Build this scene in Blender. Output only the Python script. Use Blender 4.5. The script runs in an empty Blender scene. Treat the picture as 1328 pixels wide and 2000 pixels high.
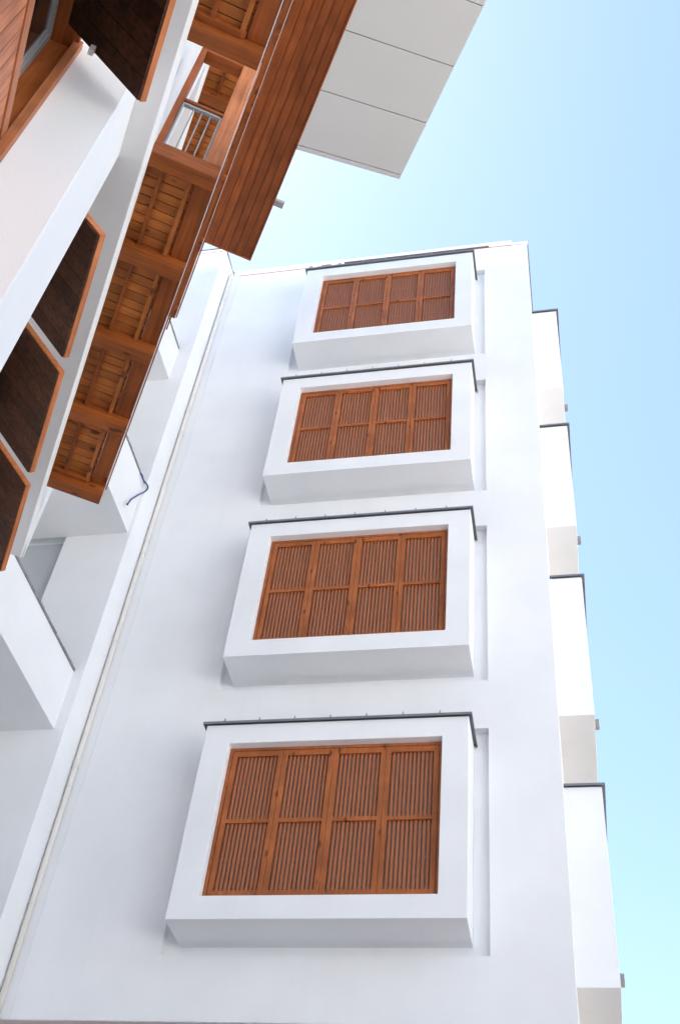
import bpy, math, random
from mathutils import Matrix, Vector
random.seed(7)
scn = bpy.context.scene
COL = scn.collection
# ------------------------------------------------------------------ camera
GZ = 8.0092                     # facade drawing level 0 sits this high above the ground
R = ((0.980184, 0.176093, 0.090725), (-0.071219, 0.740645, -0.668112), (-0.184845, 0.648411, 0.738509))
CX, CY, CZ = 3.5562, -9.1222, 1.6
cam = bpy.data.cameras.new('camera'); camo = bpy.data.objects.new('camera', cam); COL.objects.link(camo)
right, down, fwd = Vector(R[0]), Vector(R[1]), Vector(R[2])
m = Matrix((right, -down, -fwd)).transposed().to_4x4(); m.translation = (CX, CY, CZ)
camo.matrix_world = m
cam.sensor_fit = 'VERTICAL'; cam.sensor_height = 36; cam.lens = 39.33
cam.clip_start = 0.05; cam.clip_end = 2000
scn.camera = camo
# ------------------------------------------------------------------ sky, sun, exposure
SUN_EL, SUN_AZ = 66, -68         # azimuth clockwise from +Y
w = bpy.data.worlds.new('World'); scn.world = w; w.use_nodes = True
nt = w.node_tree; bg = nt.nodes['Background']
sky = nt.nodes.new('ShaderNodeTexSky'); sky.sky_type = 'NISHITA'; sky.sun_disc = False
sky.sun_elevation = math.radians(SUN_EL); sky.sun_rotation = math.radians(SUN_AZ)
sky.air_density = 1.3; sky.dust_density = 0.35; sky.ozone_density = 0.0
nt.links.new(sky.outputs[0], bg.inputs[0]); bg.inputs[1].default_value = 0.05
sl = bpy.data.lights.new('sun', 'SUN'); sl.energy = 5.0; sl.angle = math.radians(0.53); sl.color = (1, .975, .94)
so = bpy.data.objects.new('sun', sl); COL.objects.link(so)
el, az = math.radians(SUN_EL), math.radians(SUN_AZ)
sd = Vector((math.sin(az)*math.cos(el), math.cos(az)*math.cos(el), math.sin(el)))
so.rotation_euler = sd.to_track_quat('Z', 'Y').to_euler(); so.location = (0, 0, 40)
scn.view_settings.view_transform = 'Standard'; scn.view_settings.look = 'None'
scn.view_settings.exposure = 2.6; scn.view_settings.gamma = 1
scn.cycles.max_bounces = 10; scn.cycles.diffuse_bounces = 6

# ------------------------------------------------------------------ materials
def mat(name):
    m = bpy.data.materials.new(name); m.use_nodes = True
    n = m.node_tree.nodes; return m, n, m.node_tree.links, n['Principled BSDF']
def stucco(name, col, bump=.25, var=.04, scale=220, stain=0.0):
    m, n, l, b = mat(name)
    tc = n.new('ShaderNodeTexCoord')
    no = n.new('ShaderNodeTexNoise'); no.inputs['Scale'].default_value = scale; no.inputs['Detail'].default_value = 6
    l.new(tc.outputs['Object'], no.inputs['Vector'])
    big = n.new('ShaderNodeTexNoise'); big.inputs['Scale'].default_value = 1.3; big.inputs['Detail'].default_value = 5
    l.new(tc.outputs['Object'], big.inputs['Vector'])
    mx = n.new('ShaderNodeMix'); mx.data_type = 'RGBA'
    mx.inputs[6].default_value = (*[c*(1-var) for c in col], 1); mx.inputs[7].default_value = (*col, 1)
    mr = n.new('ShaderNodeMapRange'); mr.inputs[1].default_value = .35; mr.inputs[2].default_value = .65
    l.new(big.outputs[0], mr.inputs[0]); l.new(mr.outputs[0], mx.inputs[0])
    out = mx.outputs[2]
    if stain:
        # faint rain streaks: noise stretched down the wall
        mp = n.new('ShaderNodeMapping'); mp.inputs['Scale'].default_value = (9, 9, .35)
        l.new(tc.outputs['Object'], mp.inputs['Vector'])
        st = n.new('ShaderNodeTexNoise'); st.inputs['Scale'].default_value = 1.0; st.inputs['Detail'].default_value = 4
        l.new(mp.outputs[0], st.inputs['Vector'])
        r2 = n.new('ShaderNodeMapRange'); r2.inputs[1].default_value = .55; r2.inputs[2].default_value = .8; r2.inputs[4].default_value = stain
        l.new(st.outputs[0], r2.inputs[0])
        m2 = n.new('ShaderNodeMix'); m2.data_type = 'RGBA'; m2.inputs[7].default_value = (.5, .49, .46, 1)
        l.new(r2.outputs[0], m2.inputs[0]); l.new(out, m2.inputs[6]); out = m2.outputs[2]
    l.new(out, b.inputs['Base Color'])
    bp = n.new('ShaderNodeBump'); bp.inputs['Strength'].default_value = bump; bp.inputs['Distance'].default_value = .004
    l.new(no.outputs[0], bp.inputs['Height']); l.new(bp.outputs[0], b.inputs['Normal'])
    b.inputs['Roughness'].default_value = .85; b.inputs['Specular IOR Level'].default_value = .25
    return m
def wood(name, axis, dark, light, rough=.5, knots=True, rnd=.5, spec=.28, blotch=(.78, 1.12), bump=.25):
    m, n, l, b = mat(name)
    tc = n.new('ShaderNodeTexCoord'); geo = n.new('ShaderNodeNewGeometry')
    off = n.new('ShaderNodeVectorMath'); off.operation = 'MULTIPLY_ADD'
    cmb = n.new('ShaderNodeCombineXYZ')
    for i in range(3): l.new(geo.outputs['Random Per Island'], cmb.inputs[i])
    off.inputs[1].default_value = (17, 23, 31); l.new(cmb.outputs[0], off.inputs[0]); l.new(tc.outputs['Object'], off.inputs[2])
    sc = [38, 38, 38]; sc[axis] = 1.6
    mp = n.new('ShaderNodeMapping'); mp.inputs['Scale'].default_value = sc; l.new(off.outputs[0], mp.inputs['Vector'])
    g = n.new('ShaderNodeTexNoise'); g.inputs['Scale'].default_value = 1; g.inputs['Detail'].default_value = 8; g.inputs['Distortion'].default_value = .6
    l.new(mp.outputs[0], g.inputs['Vector'])
    ramp = n.new('ShaderNodeValToRGB'); ramp.color_ramp.elements[0].position = .32; ramp.color_ramp.elements[1].position = .68
    ramp.color_ramp.elements[0].color = (*dark, 1); ramp.color_ramp.elements[1].color = (*light, 1)
    l.new(g.outputs[0], ramp.inputs[0])
    hv = n.new('ShaderNodeHueSaturation'); l.new(ramp.outputs[0], hv.inputs['Color'])
    mr = n.new('ShaderNodeMapRange'); mr.inputs[3].default_value = 1-rnd*.5; mr.inputs[4].default_value = 1+rnd*.4
    l.new(geo.outputs['Random Per Island'], mr.inputs[0]); l.new(mr.outputs[0], hv.inputs['Value'])
    out = hv.outputs[0]
    # slow weathering blotches
    bl = n.new('ShaderNodeTexNoise'); bl.inputs['Scale'].default_value = 3.5; bl.inputs['Detail'].default_value = 3; l.new(off.outputs[0], bl.inputs['Vector'])
    br = n.new('ShaderNodeMapRange'); br.inputs[1].default_value = .35; br.inputs[2].default_value = .65; br.inputs[3].default_value = blotch[0]; br.inputs[4].default_value = blotch[1]
    l.new(bl.outputs[0], br.inputs[0])
    h2 = n.new('ShaderNodeHueSaturation'); l.new(out, h2.inputs['Color']); l.new(br.outputs[0], h2.inputs['Value']); out = h2.outputs[0]
    if knots:
        s2 = [16, 16, 16]; s2[axis] = 7
        mk = n.new('ShaderNodeMapping'); mk.inputs['Scale'].default_value = s2; l.new(off.outputs[0], mk.inputs['Vector'])
        v = n.new('ShaderNodeTexVoronoi'); v.inputs['Scale'].default_value = .55; l.new(mk.outputs[0], v.inputs['Vector'])
        kr = n.new('ShaderNodeMapRange'); kr.inputs[1].default_value = .10; kr.inputs[2].default_value = .17; kr.inputs[3].default_value = .75; kr.inputs[4].default_value = 0
        l.new(v.outputs['Distance'], kr.inputs[0])
        km = n.new('ShaderNodeMix'); km.data_type = 'RGBA'; km.inputs[7].default_value = (.055, .018, .008, 1)
        l.new(kr.outputs[0], km.inputs[0]); l.new(out, km.inputs[6]); out = km.outputs[2]
    l.new(out, b.inputs['Base Color'])
    bp = n.new('ShaderNodeBump'); bp.inputs['Strength'].default_value = bump; bp.inputs['Distance'].default_value = .002
    l.new(g.outputs[0], bp.inputs['Height']); l.new(bp.outputs[0], b.inputs['Normal'])
    b.inputs['Roughness'].default_value = rough; b.inputs['Specular IOR Level'].default_value = spec
    return m
def plain(name, col, rough=.5, metal=0, noise=0):
    m, n, l, b = mat(name)
    b.inputs['Roughness'].default_value = rough; b.inputs['Metallic'].default_value = metal
    b.inputs['Base Color'].default_value = (*col, 1)
    if noise:
        tc = n.new('ShaderNodeTexCoord'); no = n.new('ShaderNodeTexNoise'); no.inputs['Scale'].default_value = 14; no.inputs['Detail'].default_value = 7
        l.new(tc.outputs['Object'], no.inputs['Vector'])
        r = n.new('ShaderNodeMapRange'); r.inputs[3].default_value = 1-noise; r.inputs[4].default_value = 1+noise
        l.new(no.outputs[0], r.inputs[0])
        h = n.new('ShaderNodeHueSaturation'); h.inputs['Color'].default_value = (*col, 1); l.new(r.outputs[0], h.inputs['Value'])
        l.new(h.outputs[0], b.inputs['Base Color'])
    return m
WHITE = stucco('white_stucco', (.82, .826, .838), .3, .05, 220, .05)
WHITE_R = stucco('rough_white_stucco', (.82, .826, .838), .4, .03, 110)
WALL2 = stucco('painted_wall', (.82, .826, .838), .3, .05, 220, .05)
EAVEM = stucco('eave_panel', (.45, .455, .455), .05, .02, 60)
GRANITE = plain('granite_coping', (.22, .22, .215), .7, 0, .55)
METAL = plain('grey_flashing', (.19, .20, .22), .45, .3, .15)
STEEL = plain('painted_steel', (.33, .345, .36), .45, .1, .1)
PIPE = plain('cream_pipe', (.74, .71, .66), .45)
SCREEN = plain('shutter_backing', (.23, .175, .15), .5, 0, .2)
GLASS = plain('dark_glass', (.012, .014, .016), .08)
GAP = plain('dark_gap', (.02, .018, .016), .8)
BLUE = plain('blue_plastic', (.05, .07, .20), .35)
BLACK = plain('black_rubber', (.01, .01, .012), .6)
GREYW = stucco('grey_wall', (.50, .52, .55), .2, .05, 150)
PATCHM = stucco('bounce_patch_brown', (.13, .10, .075), .3, .25, 40)
HILITE = plain('pale_edge_highlight', (.78, .74, .72), .4)  # bright gallery edge put into the colour
RUST = plain('terracotta_joint', (.5, .2, .11), .8, 0, .3)
PAVE = stucco('paving', (.64, .645, .65), .1, .12, 20)
D_, L_ = (.25, .064, .013), (.39, .108, .024)
WX = wood('timber_x', 0, D_, L_); WY = wood('timber_y', 1, D_, L_); WZ = wood('timber_z', 2, D_, L_)
DECKX = wood('deck_board', 0, (.44, .138, .030), (.56, .185, .043), .6, True, .4)
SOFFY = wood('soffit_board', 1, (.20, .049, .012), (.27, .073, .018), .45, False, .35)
SHUTZ = wood('shutter_timber_z', 2, (.30, .086, .026), (.39, .12, .036), .5, True, .2)
SHUTX = wood('shutter_timber_x', 0, (.30, .086, .026), (.39, .12, .036), .5, True, .2)
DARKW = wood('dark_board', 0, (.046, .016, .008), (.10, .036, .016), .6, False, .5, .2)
SIDE = wood('siding_board', 2, (.36, .12, .05), (.58, .21, .09), .5, False, .3)

# ------------------------------------------------------------------ mesh builder
class MB:
    def __init__(s): s.v = []; s.f = []
    def box(s, x0, x1, y0, y1, z0, z1):
        i = len(s.v)
        s.v += [(x0,y0,z0),(x1,y0,z0),(x1,y1,z0),(x0,y1,z0),(x0,y0,z1),(x1,y0,z1),(x1,y1,z1),(x0,y1,z1)]
        s.f += [tuple(i+k for k in q) for q in ((0,3,2,1),(4,5,6,7),(0,1,5,4),(1,2,6,5),(2,3,7,6),(3,0,4,7))]
        return s
    def prism(s, poly, axis, a0, a1):
        """poly: points in the two other axes (in xyz order), extruded along axis from a0 to a1"""
        n = len(poly); i = len(s.v)
        for a in (a0, a1):
            for p in poly:
                q = list(p); q.insert(axis, a); s.v.append(tuple(q))
        s.f.append(tuple(i+k for k in range(n))[::-1]); s.f.append(tuple(i+n+k for k in range(n)))
        for k in range(n):
            k2 = (k+1) % n; s.f.append((i+k, i+k2, i+n+k2, i+n+k))
        return s
    def quad(s, *p):
        i = len(s.v); s.v += list(p); s.f.append(tuple(range(i, i+len(p)))); return s
    def tube(s, pts, r, n=12):
        pts = [Vector(p) for p in pts]; i0 = len(s.v); up = Vector((0.3, 0.2, 1)).normalized()
        for k, p in enumerate(pts):
            d = (pts[min(k+1, len(pts)-1)] - pts[max(k-1, 0)]).normalized()
            a = d.cross(Vector((1, 0.13, 0.2)) if abs(d.z) > .8 else Vector((0, 0, 1))).normalized(); b = d.cross(a)
            for j in range(n):
                t = 2*math.pi*j/n; s.v.append(tuple(p + a*math.cos(t)*r + b*math.sin(t)*r))
        for k in range(len(pts)-1):
            for j in range(n):
                a, b = i0+k*n+j, i0+k*n+(j+1) % n; s.f.append((a, b, b+n, a+n))
        s.f.append(tuple(i0+j for j in range(n))[::-1]); e = i0+(len(pts)-1)*n; s.f.append(tuple(e+j for j in range(n)))
        return s
def lattice(mb, xs, zs, solid, P0, P1):
    """one connected frame: cells (i, j) of the grid xs * zs that solid(i, j) keeps, between surfaces P0(x, z) and P1(x, z)"""
    ids = {}
    def v(k, i, j):
        key = (k, i, j)
        if key not in ids: ids[key] = len(mb.v); mb.v.append((P0, P1)[k](xs[i], zs[j]))
        return ids[key]
    nx, nz = len(xs)-1, len(zs)-1
    S = lambda i, j: 0 <= i < nx and 0 <= j < nz and solid(i, j)
    for i in range(nx):
        for j in range(nz):
            if not S(i, j): continue
            for k in (0, 1): mb.f.append((v(k,i,j), v(k,i+1,j), v(k,i+1,j+1), v(k,i,j+1)))
            if not S(i-1, j): mb.f.append((v(0,i,j), v(0,i,j+1), v(1,i,j+1), v(1,i,j)))
            if not S(i+1, j): mb.f.append((v(0,i+1,j), v(0,i+1,j+1), v(1,i+1,j+1), v(1,i+1,j)))
            if not S(i, j-1): mb.f.append((v(0,i,j), v(0,i+1,j), v(1,i+1,j), v(1,i,j)))
            if not S(i, j+1): mb.f.append((v(0,i,j+1), v(0,i+1,j+1), v(1,i+1,j+1), v(1,i,j+1)))
    return mb
def obj(name, mb, material, parent=None, bevel=0, smooth=False, **props):
    me = bpy.data.meshes.new(name); me.from_pydata(mb.v, [], mb.f); me.update(); me.validate()
    import bmesh
    bm = bmesh.new(); bm.from_mesh(me); bmesh.ops.recalc_face_normals(bm, faces=bm.faces); bm.to_mesh(me); bm.free()
    me.materials.append(material)
    if smooth:
        for p in me.polygons: p.use_smooth = True
    o = bpy.data.objects.new(name, me); COL.objects.link(o)
    if parent: o.parent = parent
    if bevel:
        b = o.modifiers.new('bevel', 'BEVEL'); b.width = bevel; b.segments = 2; b.limit_method = 'ANGLE'
    for k, v in props.items(): o[k] = v
    return o
def thing(name, label, cat, loc=(0, 0, 0), rz=0, group=None):
    o = bpy.data.objects.new(name, None); COL.objects.link(o); o.location = loc; o.rotation_euler = (0, 0, rz)
    o['label'] = label; o['category'] = cat
    if group: o['group'] = group
    return o
def dup(o, parent, loc, rz=0):
    c = o.copy(); COL.objects.link(c); c.parent = parent; c.location = loc; c.rotation_euler = (0, 0, rz)
    for ch in list(o.children):
        d = ch.copy(); COL.objects.link(d); d.parent = c
    return c

# ------------------------------------------------------------------ ground
g = MB(); g.quad((-300,-300,0),(300,-300,0),(300,300,0),(-300,300,0)); obj('ground', g, PAVE, kind='structure')
obj('bounce_patch', MB().quad((4.6,-10,.004),(70,-10,.004),(70,300,.004),(4.6,300,.004)), PATCHM, kind='structure')  # unseen brown patch added to cut and warm the ground bounce

# ================================================================== MAIN BUILDING (facade with four boxed windows)
XL, XR = -1.552, 3.4777
bld = thing('apartment_building', 'white rendered apartment block with four stacked box windows behind brown slatted shutters', 'building', (0, 0, GZ))
lv = [0, 3.0, 6.0135, 9.0361]
N0, N1, NB, NT, ND = -.1483, 2.7862, -1.8251, .5496, .0861
wl = MB(); zbot, ztop = -2.41, 10.26
xs = [XL, N0, N1, XR]; zs = [zbot]
for z in lv: zs += [z+NB, z+NT]
zs.append(ztop)
idx = {}
def vid(x, y, z):
    k = (round(x, 5), round(y, 5), round(z, 5))
    if k not in idx: idx[k] = len(wl.v); wl.v.append((x, y, z))
    return idx[k]
def fq(*p): wl.f.append(tuple(vid(*q) for q in p))
for i in range(3):
    for j in range(len(zs)-1):
        x0, x1, z0, z1 = xs[i], xs[i+1], zs[j], zs[j+1]
        if i == 1 and j % 2 == 1:
            fq((x0,ND,z0),(x1,ND,z0),(x1,ND,z1),(x0,ND,z1))
            fq((x0,0,z0),(x1,0,z0),(x1,ND,z0),(x0,ND,z0)); fq((x0,0,z1),(x1,0,z1),(x1,ND,z1),(x0,ND,z1))
            fq((x0,0,z0),(x0,0,z1),(x0,ND,z1),(x0,ND,z0)); fq((x1,0,z0),(x1,0,z1),(x1,ND,z1),(x1,ND,z0))
        else: fq((x0,0,z0),(x1,0,z0),(x1,0,z1),(x0,0,z1))
YB = 9.0
fq((XR,0,zbot),(XR,YB,zbot),(XR,YB,ztop),(XR,0,ztop)) ; fq((XL,YB,zbot),(XR,YB,zbot),(XR,YB,ztop),(XL,YB,ztop))
fq((XL,0,ztop),(XR,0,ztop),(XR,YB,ztop),(XL,YB,ztop)); fq((XL,0,zbot),(XL,YB,zbot),(XL,YB,ztop),(XL,0,ztop))
obj('wall', wl, WHITE, bld)
obj('overhang_soffit', MB().box(XL, XR, .004, .30, zbot-.004, zbot-.0005), WHITE_R, bld)
gf = MB()
x = XL+.03; random.seed(3)
while x < XR-.1:
    gf.box(x, min(x+.118, XR-.03), .13, .16, -GZ+.02, zbot-.004); x += .124
obj('timber_cladding', gf, WZ, bld)
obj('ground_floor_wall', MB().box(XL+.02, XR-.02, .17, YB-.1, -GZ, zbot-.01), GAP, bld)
obj('dark_opening_frame', MB().box(.1, 2.4, .118, .129, -GZ+.02, zbot-.09), METAL, bld)
cp = MB().box(XL+.13, 3.236, .004, .34, ztop+.03, 10.445)
obj('roof_coping', cp, WHITE_R, bld, .006)
obj('coping_end', MB().box(3.24, XR+.012, -.012, .34, ztop+.004, ztop+.07), WHITE_R, bld, .004)
obj('roof_joint', MB().box(XL+.17, XR-.02, -.004, .03, ztop+.004, ztop+.018), RUST, bld)
ledge_shade = MB().box(.45, 2.86, -.022, .0035, ztop+.032, ztop+.044)  # dark strip paints the ledge shadow under the coping
obj('roof_flashing_and_shade', ledge_shade, METAL, bld)
for x0, x1 in ((-.16,-.10),(.05,.22),(.34,.39)): obj('fixing_plate', MB().box(x0, x1, -.006, .0035, ztop+.036, ztop+.062), STEEL, bld)
obj('side_roof_flashing', MB().box(XR-.1, XR+.018, .02, YB, ztop+.003, ztop+.045), METAL, bld)

# --- one boxed window, front facing -y, back against the niche
BX0, BX1, BZ0, BZ1, BD = 0, 2.6353, -1.7115, .3764, .4276
OX0, OX1, OZ0, OZ1 = .2639, 2.3817, -1.4892, .149
RD = .16                         # reveal depth
GAPF = .42
SHUTS = wood('shutter_slat_timber', 2, (.34, .11, .046), (.39, .13, .056), .55, False, .12, blotch=(.96, 1.03), bump=.03)
def make_bay():
    b = MB(); yf, yk = -BD, ND-.001
    X = [BX0, OX0, OX1, BX1]; Z = [BZ0, OZ0, OZ1, BZ1]
    loc = {}
    def v(x, y, z):
        k = (x, y, z)
        if k not in loc: loc[k] = len(b.v); b.v.append(k)
        return loc[k]
    def q(*p): b.f.append(tuple(v(*t) for t in p))
    for i in range(3):
        for j in range(3):
            if i == 1 and j == 1: continue
            q((X[i],yf,Z[j]),(X[i+1],yf,Z[j]),(X[i+1],yf,Z[j+1]),(X[i],yf,Z[j+1]))
    yi = yf+RD
    q((OX0,yf,OZ0),(OX1,yf,OZ0),(OX1,yi,OZ0),(OX0,yi,OZ0)); q((OX0,yf,OZ1),(OX1,yf,OZ1),(OX1,yi,OZ1),(OX0,yi,OZ1))
    q((OX0,yf,OZ0),(OX0,yf,OZ1),(OX0,yi,OZ1),(OX0,yi,OZ0)); q((OX1,yf,OZ0),(OX1,yf,OZ1),(OX1,yi,OZ1),(OX1,yi,OZ0))
    q((OX0,yi,OZ0),(OX1,yi,OZ0),(OX1,yi,OZ1),(OX0,yi,OZ1))
    q(*[(x,yf,BZ0) for x in X], (BX1,yk,BZ0),(BX0,yk,BZ0)); q(*[(x,yf,BZ1) for x in X], (BX1,yk,BZ1),(BX0,yk,BZ1))
    q(*[(BX0,yf,z) for z in Z], (BX0,yk,BZ1),(BX0,yk,BZ0)); q(*[(BX1,yf,z) for z in Z], (BX1,yk,BZ1),(BX1,yk,BZ0))
    q((BX0,yk,BZ0),(BX1,yk,BZ0),(BX1,yk,BZ1),(BX0,yk,BZ1))
    bay = obj('box_window', b, WHITE, bld, .006)
    # opening lining + backing
    obj('shutter_backing', MB().box(OX0+.012, OX1-.012, yi-.024, yi-.010, OZ0+.012, OZ1-.012), SCREEN, bay)
    t = .032
    ring = lambda i, j: not (i == 1 and j == 1)
    fr = lattice(MB(), [OX0+.004, OX0+t, OX1-t, OX1-.004], [OZ0+.004, OZ0+t, OZ1-t, OZ1-.004], ring, lambda x, z: (x, yi-.075, z), lambda x, z: (x, yi-.02, z))
    obj('window_frame', fr, SHUTZ, bay, .002)
    x0, x1 = OX0+t+.004, OX1-t-.004; lw = (x1-x0)/4; za, zb = OZ0+t+.004, OZ1-t-.004
    zm = za + (zb-za)*.495
    ya, yb = yi-.068, yi-.028
    for k in range(4):
        a, c = x0+k*lw+.0015, x0+(k+1)*lw-.0015
        st = .048
        f = lattice(MB(), [a, a+st, c-st, c], [za, za+.062, zm-.021, zm+.021, zb-.062, zb], lambda i, j: i != 1 or j % 2 == 0, lambda x, z: (x, ya, z), lambda x, z: (x, yb, z))
        sh = obj('shutter_frame', f, SHUTZ, bay, .0015)
        s = MB(); n = 10; inner = c-a-2*st; gw = inner*GAPF/(n+1); sw = (inner-gw*(n+1))/n
        for (p0, p1) in ((za+.063, zm-.022), (zm+.022, zb-.063)):
            for i in range(n):
                xx = a+st+gw+(sw+gw)*i
                s.box(xx, xx+sw, ya+.020, yb-.008, p0, p1)
        obj('shutter_slats', s, SHUTS, bay, .001)
        for z in ((za+zm)/2, (zm+zb)/2): obj('shutter_rod', MB().box(a+st+.0005, c-st-.0005, yb-.0065, yb-.0035, z-.003, z+.003), STEEL, bay)
    o_ = .03
    # pressed sheet cap: a flat sheet with a turned-down drip on three sides, one connected piece
    xs_ = [BX0-o_-.004, BX0-o_, BX1+o_, BX1+o_+.004]; ys_ = [yf-o_-.004, yf-o_, yk-.001]
    cpm = MB(); z1_, z2_ = BZ1+.004, BZ1+.024
    lattice(cpm, xs_, ys_, lambda i, j: True, lambda x, y: (x, y, z1_+.016), lambda x, y: (x, y, z2_))
    lattice(cpm, xs_, ys_, lambda i, j: i != 1 or j == 0, lambda x, y: (x, y, BZ1-.003), lambda x, y: (x, y, z1_+.0159))
    fl = obj('top_flashing', cpm, METAL, bay)
    for i in range(7):
        xx = .187+.362*i
        obj('flashing_hook', MB().prism([(xx-.009, z2_+.0005), (xx+.009, z2_+.0005), (xx+.004, z2_+.032), (xx-.004, z2_+.032)], 1, yf-o_-.006, yf-o_+.012), STEEL, bay)
    return bay
bay0 = make_bay()
for z in lv[1:]: dup(bay0, bld, (0, 0, z))
for i, z in enumerate(lv):
    b = dup(bay0, bld, (XR-.045, .8, z), math.radians(90))
sp = [(7.72, 2.0), (5.28, 2.0), (2.07, 2.0), (-1.07, 2.0)]
for zc, y in ((8.40, 2.0), (5.28, 2.0), (2.07, 2.0), (-1.07, 2.0)):
    s = MB().box(XR+.379, XR+.46, y-.03, y+.03, zc-.06, zc+.06)
    obj('overflow_spout', s, STEEL, bld, .004)

# --- rain pipe on the facade corner
px, py = -1.512, -.036
pp = MB().tube([(px, py, -2.6), (px, py, 0), (px, py, 4), (px, py, 8), (px, py, 10.2), (px+.01, py, 10.29), (px+.04, py+.01, 10.36), (px+.09, py+.03, 10.40), (px+.16, py+.06, 10.42)], .028, 16)
pipe = obj('drain_pipe', pp, PIPE, bld, smooth=True)
cl = MB()
for z in (9.50, 5.83, 3.89, 3.64, 3.40, 1.95, .35, .19, -.04, -1.35):
    pts = [(px+math.cos(t)*.034, py-math.sin(t)*.034, z) for t in [math.pi*k/10 for k in range(-3, 14)]]
    obj('pipe_clip', MB().tube(pts, .0045, 6), PIPE, pipe)
for z in (9.35, 6.4, 3.1, .25): obj('pipe_socket', MB().tube([(px, py, z-.05), (px, py, z+.05)], .033, 16), PIPE, pipe, smooth=True)
cw = MB().tube([(-1.385+.012*math.sin(z*1.3)+.02*(z/10), -.006, z) for z in [-2.4+.3*k for k in range(43)]], .0045, 6)
obj('facade_cable', cw, WALL2, bld)

# ================================================================== BALCONY WING (left, at right angles)
wg = thing('balcony_wing', 'white side wing with solid-sided balconies meeting the shuttered facade in the corner', 'building', (0, 0, GZ))
YP, YD = -.424, -.30
WT = 10.5
wb = MB()
wb.box(-2.40, XL-.001, YP, 5, -GZ, WT)
obj('corner_pier', wb, WALL2, wg)
obj('wall', MB().box(-9, -2.401, YD, 5, -GZ, WT), WALL2, wg)
obj('grey_panel', MB().box(-5, -2.402, YD-.02, YD-.001, 1.25, 3.395), GREYW, wg)  # thin grey sheet on the set-back wall, darker than the rest
obj('roof_flashing_and_shade', MB().box(-2.5, XL+.012, YP-.012, 5, WT+.002, WT+.03), METAL, wg)
obj('roof_joint', MB().box(-9, XL-.02, YP-.010, YP-.0005, WT-.10, WT-.092), RUST, wg)
for (xp, zb_, zt_, ye) in ((-1.59, 3.40, 4.32, -3.0), (-1.67, .41, 1.18, -3.0), (-1.76, 6.70, 7.44, -3.0), (-1.56, -2.7, -1.79, -3.0)):
    bx = MB(); th = .14
    # slab soffit + solid sides
    prof = [(xp, zb_), (xp, zt_), (xp-th, zt_), (xp-th, zb_+.16), (-5.4, zb_+.16), (-5.4, zb_)]
    i = len(bx.v)
    bx.prism([(p[0], p[1]) for p in prof], 1, ye, YP-.0015)
    bl = obj('balcony', bx, WALL2, wg)
    obj('front_parapet', MB().box(-5.4, xp, ye-.14, ye-.0005, zb_, zt_), WALL2, bl)
    cop = MB(); y = ye; random.seed(int(zt_*100)+500)
    while y < YP-.05:
        y2 = min(y+random.uniform(.06, .14), YP-.004)
        dz = random.uniform(-.004, .004); ox = random.uniform(0, .008)
        cop.box(xp-th-.002, xp+.010+ox, y, y2, zt_+.0015, zt_+.030+dz); y = y2
    obj('stone_coping', cop, GRANITE, bl)

# blue hose and thin wire hanging off the third-storey balcony coping
hs = MB()
H = [(-1.60, -.60, 4.33), (-1.56, -.60, 4.30), (-1.535, -.56, 4.235), (-1.53,-.482,4.265),(-1.53,-.425,4.28),(-1.53,-.404,4.253),(-1.53,-.433,4.17),(-1.53,-.481,4.084),(-1.53,-.58,3.921),(-1.53,-.653,3.789),(-1.53,-.699,3.708),(-1.53,-.725,3.631),(-1.53,-.743,3.573)]
def smooth_pts(P, n=6):
    out = []
    P = [Vector(p) for p in P]
    for i in range(len(P)-1):
        p0, p1, p2, p3 = P[max(i-1,0)], P[i], P[i+1], P[min(i+2,len(P)-1)]
        for k in range(n):
            t = k/n; out.append(.5*((2*p1)+(p2-p0)*t+(2*p0-5*p1+4*p2-p3)*t*t+(3*p1-p0-3*p2+p3)*t**3))
    out.append(P[-1]); return out
hose = thing('blue_hose', 'short blue plastic hose curled over the balcony coping beside the corner pier', 'hose', (0, 0, GZ))
obj('hose_tube', hs.tube(smooth_pts(H), .011, 10), BLUE, hose, smooth=True)
obj('hose_end', MB().tube([(-1.53,-.7431,3.572), (-1.53,-.748,3.552)], .0122, 10), BLACK, hose)
wr = MB().tube(smooth_pts([(-1.53,-.404,4.24),(-1.53,-.38,4.12),(-1.53,-.32,4.02),(-1.525,-.22,3.99),(-1.50,-.08,4.13),(-1.46,-.03,4.11),(-1.445,-.004,4.10)]), .0022, 6)
wo = obj('thin_wire', wr, METAL, label='thin grey wire drooping from the blue hose across the rain pipe', category='wire')

# ================================================================== NEAR WING (rotated, timber galleries overhead)
# local x = out from the wall, local y = along the wall away from the viewer, z = height above eye level
PH = math.radians(32.7)
nw = thing('gallery_building', 'white building overhead with timber galleries, tilted dark shutters and deep roof overhang', 'building', (CX, CY, CZ), PH)
E_ = -1.6
WB = -.95                       # main wall plane
obj('wall', MB().box(-14, WB, 2.642, 6.80, E_, 16.2), WALL2, nw)  # unseen depth extended to block light
obj('wall', MB().box(-14, -1.25, 6.801, 12.2, E_, 16.2), WALL2, nw)  # unseen extension added to close the corner and block light
obj('wall', MB().box(-14, WB, -12, 2.641, 5.72, 16.2), WALL2, nw)
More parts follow.
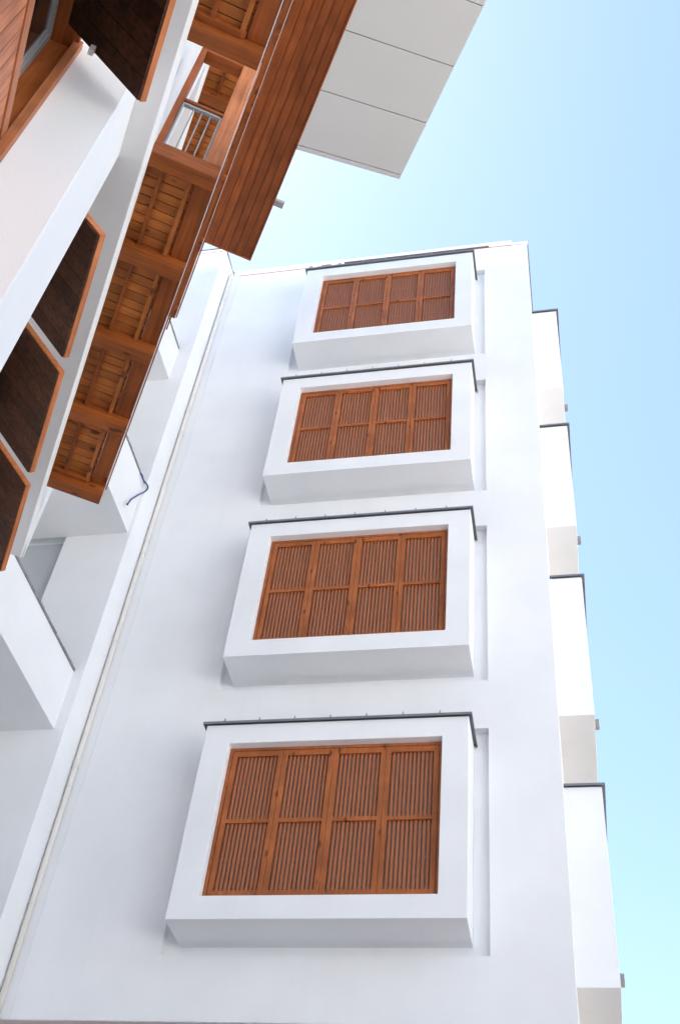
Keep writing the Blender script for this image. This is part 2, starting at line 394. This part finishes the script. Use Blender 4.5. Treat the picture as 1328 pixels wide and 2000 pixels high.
# window bay nearest the viewer
lowsid = MB(); y = 2.56
while y > -1:
    lowsid.box(WB-.03, WB-.004, y-.092, y-.003, E_, 4.47); y -= .0955
obj('timber_cladding', lowsid, SIDE, nw)
obj('cladding_backing', MB().box(-1.3, WB-.034, -4, 2.60, E_, 4.46), GAP, nw)
wn = obj('window', MB().box(-1.28, -1.255, 0.2, 2.63, 4.60, 5.70), GAP, nw)
fr = lattice(MB(), [.1, .2, 2.588, 2.632], [4.56, 4.60, 5.604, 5.655], lambda i, j: not (i == 1 and j == 1), lambda y, z: (-1.10, y, z), lambda y, z: (-1.06, y, z))
obj('window_frame', fr, STEEL, wn)
fr = lattice(MB(), [.202, .25, 2.556, 2.585], [4.603, 4.63, 5.572, 5.60], lambda i, j: not (i == 1 and j == 1), lambda y, z: (-1.093, y, z), lambda y, z: (-1.068, y, z))
obj('window_sash', fr, STEEL, wn)
obj('window_pane', MB().box(-1.088, -1.075, .251, 2.555, 4.631, 5.571), GLASS, wn)
lin = MB().box(-1.25, WB+.002, .2, 2.637, 5.657, 5.70)     # head lining
obj('window_lining', lin, WY, wn, .002)
lin = MB().box(-1.25, WB+.001, 2.634, 2.6405, 4.4, 5.656)
obj('window_lining', lin, WZ, wn)
obj('window_trim', MB().box(WB+.002, WB+.045, 2.595, 2.6405, E_, 5.70), SIDE, wn, .002)
obj('window_trim', MB().box(WB+.003, WB+.03, .2, 2.594, 5.66, 5.70), WY, wn, .002)
sillm = MB().box(-1.20, WB+.004, .2, 2.592, 4.475, 4.575)
obj('window_sill', sillm, wood('sill_timber', 1, (.36,.12,.05), (.58,.21,.09), .5, False, .3), wn, .002)
# plaster pier under the slab
obj('pier', MB().box(WB+.0005, -.612, 2.645, 3.28, E_, 5.998), WHITE_R, nw, .004)
# first slab (grey-white fin)
obj('slab', MB().box(-5.9, -.471, -4, 6.84, 6.0, 6.357), WHITE, nw, .006)
# upper storey piers and slab
for a0, a1 in ((2.94, 3.95), (6.9, 7.25)): obj('pier', MB().box(-1.2 if a0 > 6 else WB+.0005, -.478, a0, a1, 6.36, 9.238), WHITE, nw, .004)
obj('slab', MB().box(-5.9, -.471, -4, 7.25, 9.24, 9.797), WHITE, nw, .006)
obj('pier', MB().box(WB+.0005, -.478, 3.1, 3.95, 9.80, 12.3), WHITE, nw, .004)

# tilted awning shutters, one row
def awning(a0, a1):
    s45 = math.sqrt(.5); t = .049
    zi = 5.18; bi = -.0995*zi                         # lower inner corner
    zt = 5.66; L = 0
    bt = bi-(zt-zi)                                   # upper inner corner near the wall
    def P(u, wv): return (bi - u*s45 + wv*s45, zi + u*s45 + wv*s45)
    Lh = (zt-zi)/s45
    ft = .05                                           # frame board width seen edge-on
    U = [0, .016, Lh-.03, Lh]; V = [a0, a0+.016, a1-.016, a1]
    fr = lattice(MB(), U, V, lambda i, j: not (i == 1 and j == 1), lambda u, y: (P(u, .014)[0], y, P(u, .014)[1]), lambda u, y: (P(u, t)[0], y, P(u, t)[1]))
    o = obj('awning_shutter', fr, SIDE_Y, nw, .0012)
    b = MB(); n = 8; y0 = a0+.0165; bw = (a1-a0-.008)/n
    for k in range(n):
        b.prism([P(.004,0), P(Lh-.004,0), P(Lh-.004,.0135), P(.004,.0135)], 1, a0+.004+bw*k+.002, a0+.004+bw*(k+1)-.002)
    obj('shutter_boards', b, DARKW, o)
    c = MB(); c.prism([P(.018,.0245), P(Lh-.032,.0245), P(Lh-.032,t-.004), P(.018,t-.004)], 1, y0, a1-.0165)
    obj('shutter_back', c, GAP, o)
    return o
SIDE_Y = wood('edge_timber', 1, (.40, .125, .042), (.62, .21, .075), .5, False, .2)
for a0, a1 in ((1.62, 2.527), (3.305, 4.165), (4.275, 5.13), (5.245, 6.12)): awning(a0, a1)
obj('hinge_plate', MB().box(-.83, -.805, 2.485, 2.515, 5.41, 5.47), PIPE, nw)

# timber gallery: cross beams, joists, boards
def gallery(nm, zb, bo, beams, aend, hole=None, ledger=(), deck_from=1.2, deckmat=None):
    b0 = -.60
    gal = obj(nm, MB().box(b0, bo, aend-.10, aend, zb, zb+.16), WX, nw, .003)
    bw = .10; zt = zb+.11
    for a in beams: obj('cross_beam', MB().box(b0, bo, a, a+bw, zb, zb+.16), WX, gal, .003)
    allb = sorted(list(beams)+[aend-.10])
    prev = deck_from
    for a in allb:
        s, e = prev, a
        prev = a+bw
        if e-s < .1: continue
        if hole and abs(a-hole) < .02: continue
        j = MB(); j.box(bo-.345, bo-.318, s+.001, e-.001, zt-.02, zt+.018)
        obj('joist', j, WY, gal, .0015)
        j = MB(); j.box(bo-.165, bo-.137, s+.001, e-.001, zt-.02, zt+.018); obj('joist', j, DECK_Y, gal, .0015)
        obj('edge_beam', MB().box(bo-.117, bo-.002, s+.001, e-.001, zt, zt+.12), WY, gal, .003)
        d = MB(); n = max(1, round((e-s)/.071)); w_ = (e-s)/n
        for k in range(n): d.box(b0+.001, bo-.120, s+w_*k+.0035, s+w_*(k+1)-.0035, zt+.019+random.uniform(0,.001), zt+.040)
        obj('deck_board', d, DECKX, gal)
        obj('deck_backing', MB().box(b0+.002, bo-.119, s+.002, e-.002, zt+.042, zt+.05), GAP, gal)
    obj('edge_highlight', MB().box(bo+.0005, bo+.006, deck_from, aend+.001, zb+.105, zb+.16), HILITE, gal)  # pale strips paint the highlight along the beams' outer edge
    obj('edge_highlight', MB().box(bo+.001, bo+.005, deck_from, aend+.001, zb+.001, zb+.02), HILITE, gal)
    for a in ledger: obj('ledger', MB().prism([(b0+.002, zt-.036), (bo-.15, zt-.036), (bo-.125, zt-.01), (bo-.125, zt+.018), (b0+.002, zt+.018)], 1, a-.04, a-.001), WX, gal, .0015)
    return gal
DECK_Y = wood('joist_timber', 1, (.38, .118, .026), (.54, .18, .045), .55, True, .3)
g1 = gallery('timber_gallery', 6.36, -.05, (1.68, 2.54, 3.36, 4.07, 4.80, 5.52), 6.36, hole=3.36, ledger=(2.54, 6.26))
fz = obj('fascia_board', MB().box(-.043, -.034, 3.36, 6.35, 6.53, 6.66), WY, g1, .002)
fz = obj('fascia_board', MB().box(-.043, -.034, 1.2, 2.64, 6.53, 6.66), WY, g1, .002)
g2 = gallery('timber_gallery', 9.80, 0, (1.56, 2.28, 3.0, 3.72, 4.44, 5.16, 5.88), 6.85)
obj('fascia_board', MB().box(.007, .02, 1.2, 6.95, 9.97, 10.1), WY, g2, .002)
obj('fascia_board', MB().box(-.045, -.03, 1.2, 6.96, 9.72, 9.797), WY, g2, .002)
# portal frame and railing on the first gallery
PF = obj('timber_portal', MB().box(-.16, -.045, 3.365, 3.46, 6.522, 8.28), SIDE, nw, .003)
obj('post', MB().box(-.495, -.436, 3.365, 3.46, 6.46, 8.28), WZ, PF, .003)
obj('lintel', MB().box(-.435, -.161, 3.365, 3.46, 8.08, 8.28), WX, PF, .003)
rl = MB()
rl.box(-.434, -.422, 3.39, 3.41, 6.54, 7.22); rl.box(-.176, -.162, 3.39, 3.41, 6.54, 7.22)
rl.box(-.4215, -.1765, 3.388, 3.412, 7.195, 7.22)
RAIL = obj('railing', rl, STEEL, nw, .001)
for k in range(3):
    xx = -.418+(.2365)*(k+1)/4+.004
    obj('baluster', MB().tube([(xx, 3.40, 6.525), (xx, 3.40, 7.194)], .0048, 10), STEEL, RAIL, smooth=True)
obj('handrail', MB().box(-.434, -.162, 3.375, 3.425, 7.222, 7.255), WX, RAIL, .003)

# high timber soffit
sf = MB(); zS = 12.4; nb = 11; bL, bR = -.47, .612; bw = (bR-bL)/nb
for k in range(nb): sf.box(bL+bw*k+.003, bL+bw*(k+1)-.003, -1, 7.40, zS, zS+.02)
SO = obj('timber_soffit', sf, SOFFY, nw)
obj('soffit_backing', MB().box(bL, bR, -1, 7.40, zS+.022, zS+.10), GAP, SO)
obj('soffit_trim', MB().box(bR+.001, bR+.02, -1, 7.42, zS-.012, zS+.12), WY, SO, .002)
obj('soffit_trim', MB().box(bL, bR, 7.401, 7.42, zS-.010, zS+.12), WX, SO, .002)
obj('overflow_spout', MB().box(.35, .755, 6.585, 6.665, 12.54, 12.60), STEEL, nw, .004)
# roof overhang with white panels, rising outward
zin, sl_ = 15.6, .29
ev = None
js = [7.32, 7.24, 6.35, 5.45, 4.55, 3.65, 2.75, 1.85, .95, .05, -.9]
def ez(b): return zin+(b-.78)*sl_
eb0, eb1 = -.9, 2.43
for i in range(len(js)-1):
    a1, a0 = js[i], js[i+1]
    p = MB(); g_ = .006
    p.prism([(eb0, ez(eb0)), (eb1, ez(eb1)), (eb1, ez(eb1)+.09), (eb0, ez(eb0)+.09)], 1, a0+g_, a1-g_)
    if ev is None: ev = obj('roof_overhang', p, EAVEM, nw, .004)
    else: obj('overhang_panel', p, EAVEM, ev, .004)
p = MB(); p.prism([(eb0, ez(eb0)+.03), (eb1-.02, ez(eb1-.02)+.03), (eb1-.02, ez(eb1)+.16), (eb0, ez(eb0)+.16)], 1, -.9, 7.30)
obj('overhang_core', p, GAP, ev)

# ================================================================== unseen building added behind the viewer (its sunlit white front lights the shade)
op = thing('bounce_building', 'unseen white building added opposite the shuttered facade to bounce sunlight', 'building', (0, -27, 0))
def front(name, x0, x1, y, z1, ry):
    b = MB().box(x0, x1, y-8, y, 0, z1); o = obj(name, b, WHITE, op); return o
front('wall', 0, 34, 0, 24, 0)
for i in range(12):
    for j in range(6):
        xx = 2+2.6*i; zz = 1.6+3.4*j
        f = obj('window', MB().box(xx, xx+1.6, .003, .04, zz, zz+1.7), GLASS, op)
        obj('window_frame', MB().box(xx-.06, xx+1.66, .002, .07, zz-.07, zz-.003).box(xx-.06, xx+1.66, .002, .07, zz+1.703, zz+1.77), SIDE, f)
